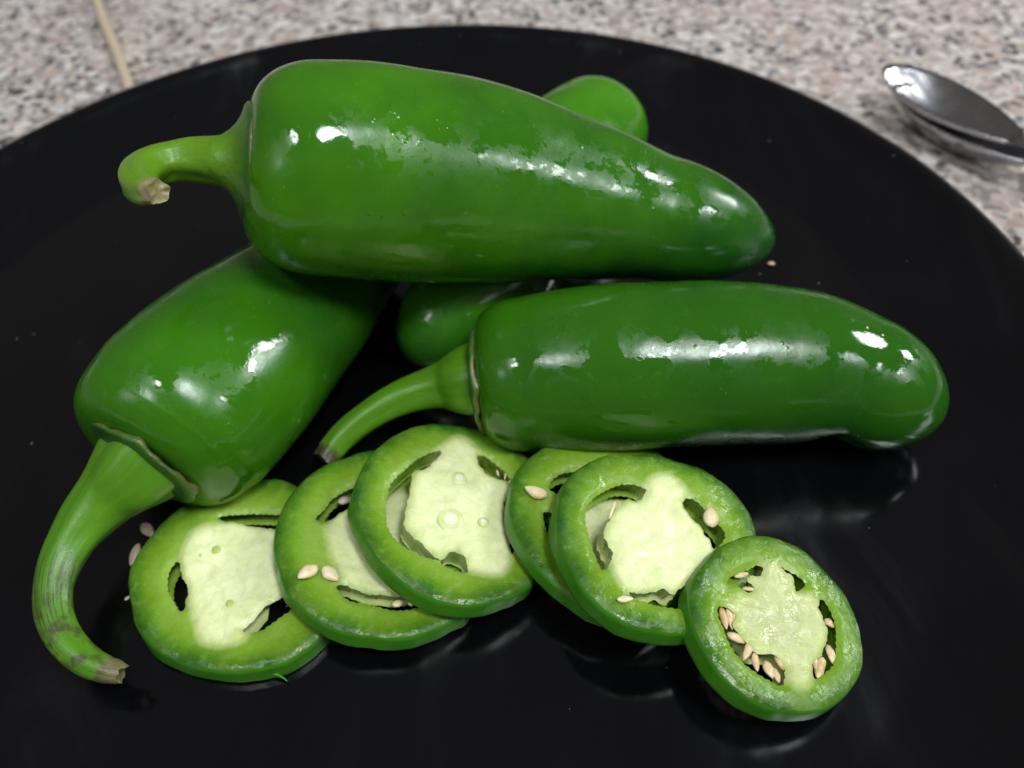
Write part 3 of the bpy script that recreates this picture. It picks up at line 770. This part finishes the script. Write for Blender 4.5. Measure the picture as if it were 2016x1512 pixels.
# loose seeds lying on the slices and on the plate
_, p_, n_, _ = B_
seed((625, 1112), (586, 1140), 30, p_, n_, .09, SEED, label='cream seed on the second slice, the left one of the pair')
seed((636, 1116), (666, 1142), 30, p_, n_, .09, SEED, label='cream seed on the second slice, beside the slit, the right one of the pair')
_, p_, n_, _ = D_
seed((1077, 978), (1033, 957), 27, p_, n_, .09, SEED, label='tan seed on the wall of the half-covered slice, near its round hole')
seed((1118, 1141), (1143, 1173), 19, p_, n_, .10, SEED, label='thin seed caught where the half-covered slice meets the wide slice')
_, p_, n_, _ = E_
seed((1403, 1037), (1397, 997), 34, p_, n_, .05, SEED, label='plump cream seed at the right hole of the wide slice')
seed((1214, 1180), (1248, 1178), 15, p_, n_, .05, SEED, label='small pale seed on the lower wall of the wide slice')
z0 = np.zeros(3)
seed((280, 1030), (300, 1056), 24, z0, UPN, .12, SEED_DULL, label='dull seed on the black plate under the left pepper calyx')
seed((274, 1070), (256, 1114), 19, z0, UPN, .10, SEED_DULL, label='dull elongated seed on the plate against the leftmost slice')
seed((245, 1182), (257, 1172), 8, z0, UPN, .05, SEED_DULL, label='tiny brown crumb at the far left edge of the leftmost slice', name='crumb', cat='crumb')
seed((562, 1317), (575, 1311), 12, z0, UPN, .08, SEED, label='tiny cream crumb at the lower right edge of the leftmost slice', name='crumb', cat='crumb')
seed((871, 1246), (883, 1240), 10, z0, UPN, .08, SEED, label='tiny white crumb on the plate below the second slice', name='crumb', cat='crumb')
seed((1511, 518), (1526, 520), 10, z0, UPN, .06, SEED_TAN, label='tiny tan crumb on the plate by the tip of the top pepper', name='crumb', cat='crumb')

# ------------------------------------------------------------------ spoons and cord on the counter
def spoon(label, tip, neck, zrim, drop):
    a = at(*tip, zrim); b = at(*neck, zrim); x = unit((b - a) * [1, 1, 0]); y = np.cross([0, 0, 1.0], x); L = np.linalg.norm((b - a)[:2])
    base = np.array([*(a + x * L * .5)[:2], ZC]); t = thing('spoon', base, label, 'spoon', 'nested steel spoons')
    nu, nvv = 16, 72; th = .09; Vt = []; F = []; hw = L * .172
    def pt(r, ang):
        cx = .5 - .5 * math.cos(ang); w = hw * math.copysign(abs(math.sin(ang)) ** 1.25, math.sin(ang)) * (1 + .18 * math.cos(ang))
        px_ = L * (.47 + r * (cx - .47)); py_ = r * w
        zz = zrim - drop * (1 - r ** 2.4) - .10 * (1 - cx)
        return a * [1, 1, 0] + x * px_ + y * py_ + np.array([0, 0, zz])
    for sgn in (0, 1):
        for i in range(nu + 1):
            r = i / nu
            for k in range(nvv):
                p = pt(r * (1 + .012 * sgn), 2 * math.pi * k / nvv); p[2] -= th * sgn; Vt.append(p)
    m = (nu + 1) * nvv
    for sgn in (0, 1):
        for i in range(nu):
            for k in range(nvv):
                q = sgn * m + i * nvv + k; q2 = sgn * m + i * nvv + (k + 1) % nvv
                f = (q, q + nvv, q2 + nvv, q2); F.append(f if sgn == 0 else f[::-1])
    o = nu * nvv
    for k in range(nvv):
        k2 = (k + 1) % nvv; F.append((o + k, o + m + k, o + m + k2, o + k2))
    mesh_obj('bowl', Vt, F, STEEL, t, base)
    sec = [(0.93, .36, zrim - .06), (1.04, .30, zrim + .02), (1.18, .25, zrim + .18), (1.45, .24, zrim + .36), (1.9, .30, zrim + .36), (2.5, .42, zrim + .12), (3.0, .55, zrim - .20), (3.25, .52, zrim - .34), (3.36, .30, zrim - .40)]
    sec = crom(np.array([(u * L, 0, z, w) for u, w, z in sec]), 40); V = []; F = []
    for sx, _, sz, w in sec:
        for dy, dz in ((-1, 0), (-.6, .05), (0, .07), (.6, .05), (1, 0), (.6, -.06), (0, -.08), (-.6, -.06)):
            V.append(a * [1, 1, 0] + x * sx + y * w * dy + np.array([0, 0, sz + dz]))
    for i in range(len(sec) - 1):
        for k in range(8): F.append((i * 8 + k, (i + 1) * 8 + k, (i + 1) * 8 + (k + 1) % 8, i * 8 + (k + 1) % 8))
    F += [tuple(range(8)), tuple(range(len(V) - 1, len(V) - 9, -1))]
    mesh_obj('handle', V, F, STEEL, t, base)
spoon('upper of two nested shiny steel spoons on the counter', (1746, 120), (2022, 280), .42, .78)
spoon('lower steel spoon beneath the other spoon, only its near rim showing', (1766, 158), (2056, 318), .10, .74)

cp = np.array([at(x, y, ZC + .16) for x, y in [(150, -130), (172, -60), (190, 0), (207, 50), (226, 95), (241, 135), (254, 175), (270, 225), (300, 270)]])
cp = crom(cp, 60)
V, F, U = loft(cp, np.full(60, .17), 14)
o = mesh_obj('cord', V, F, CORD, None, (cp[30, 0], cp[30, 1], ZC)); tag(o, 'thin beige cord lying on the counter behind the plate', 'cord')
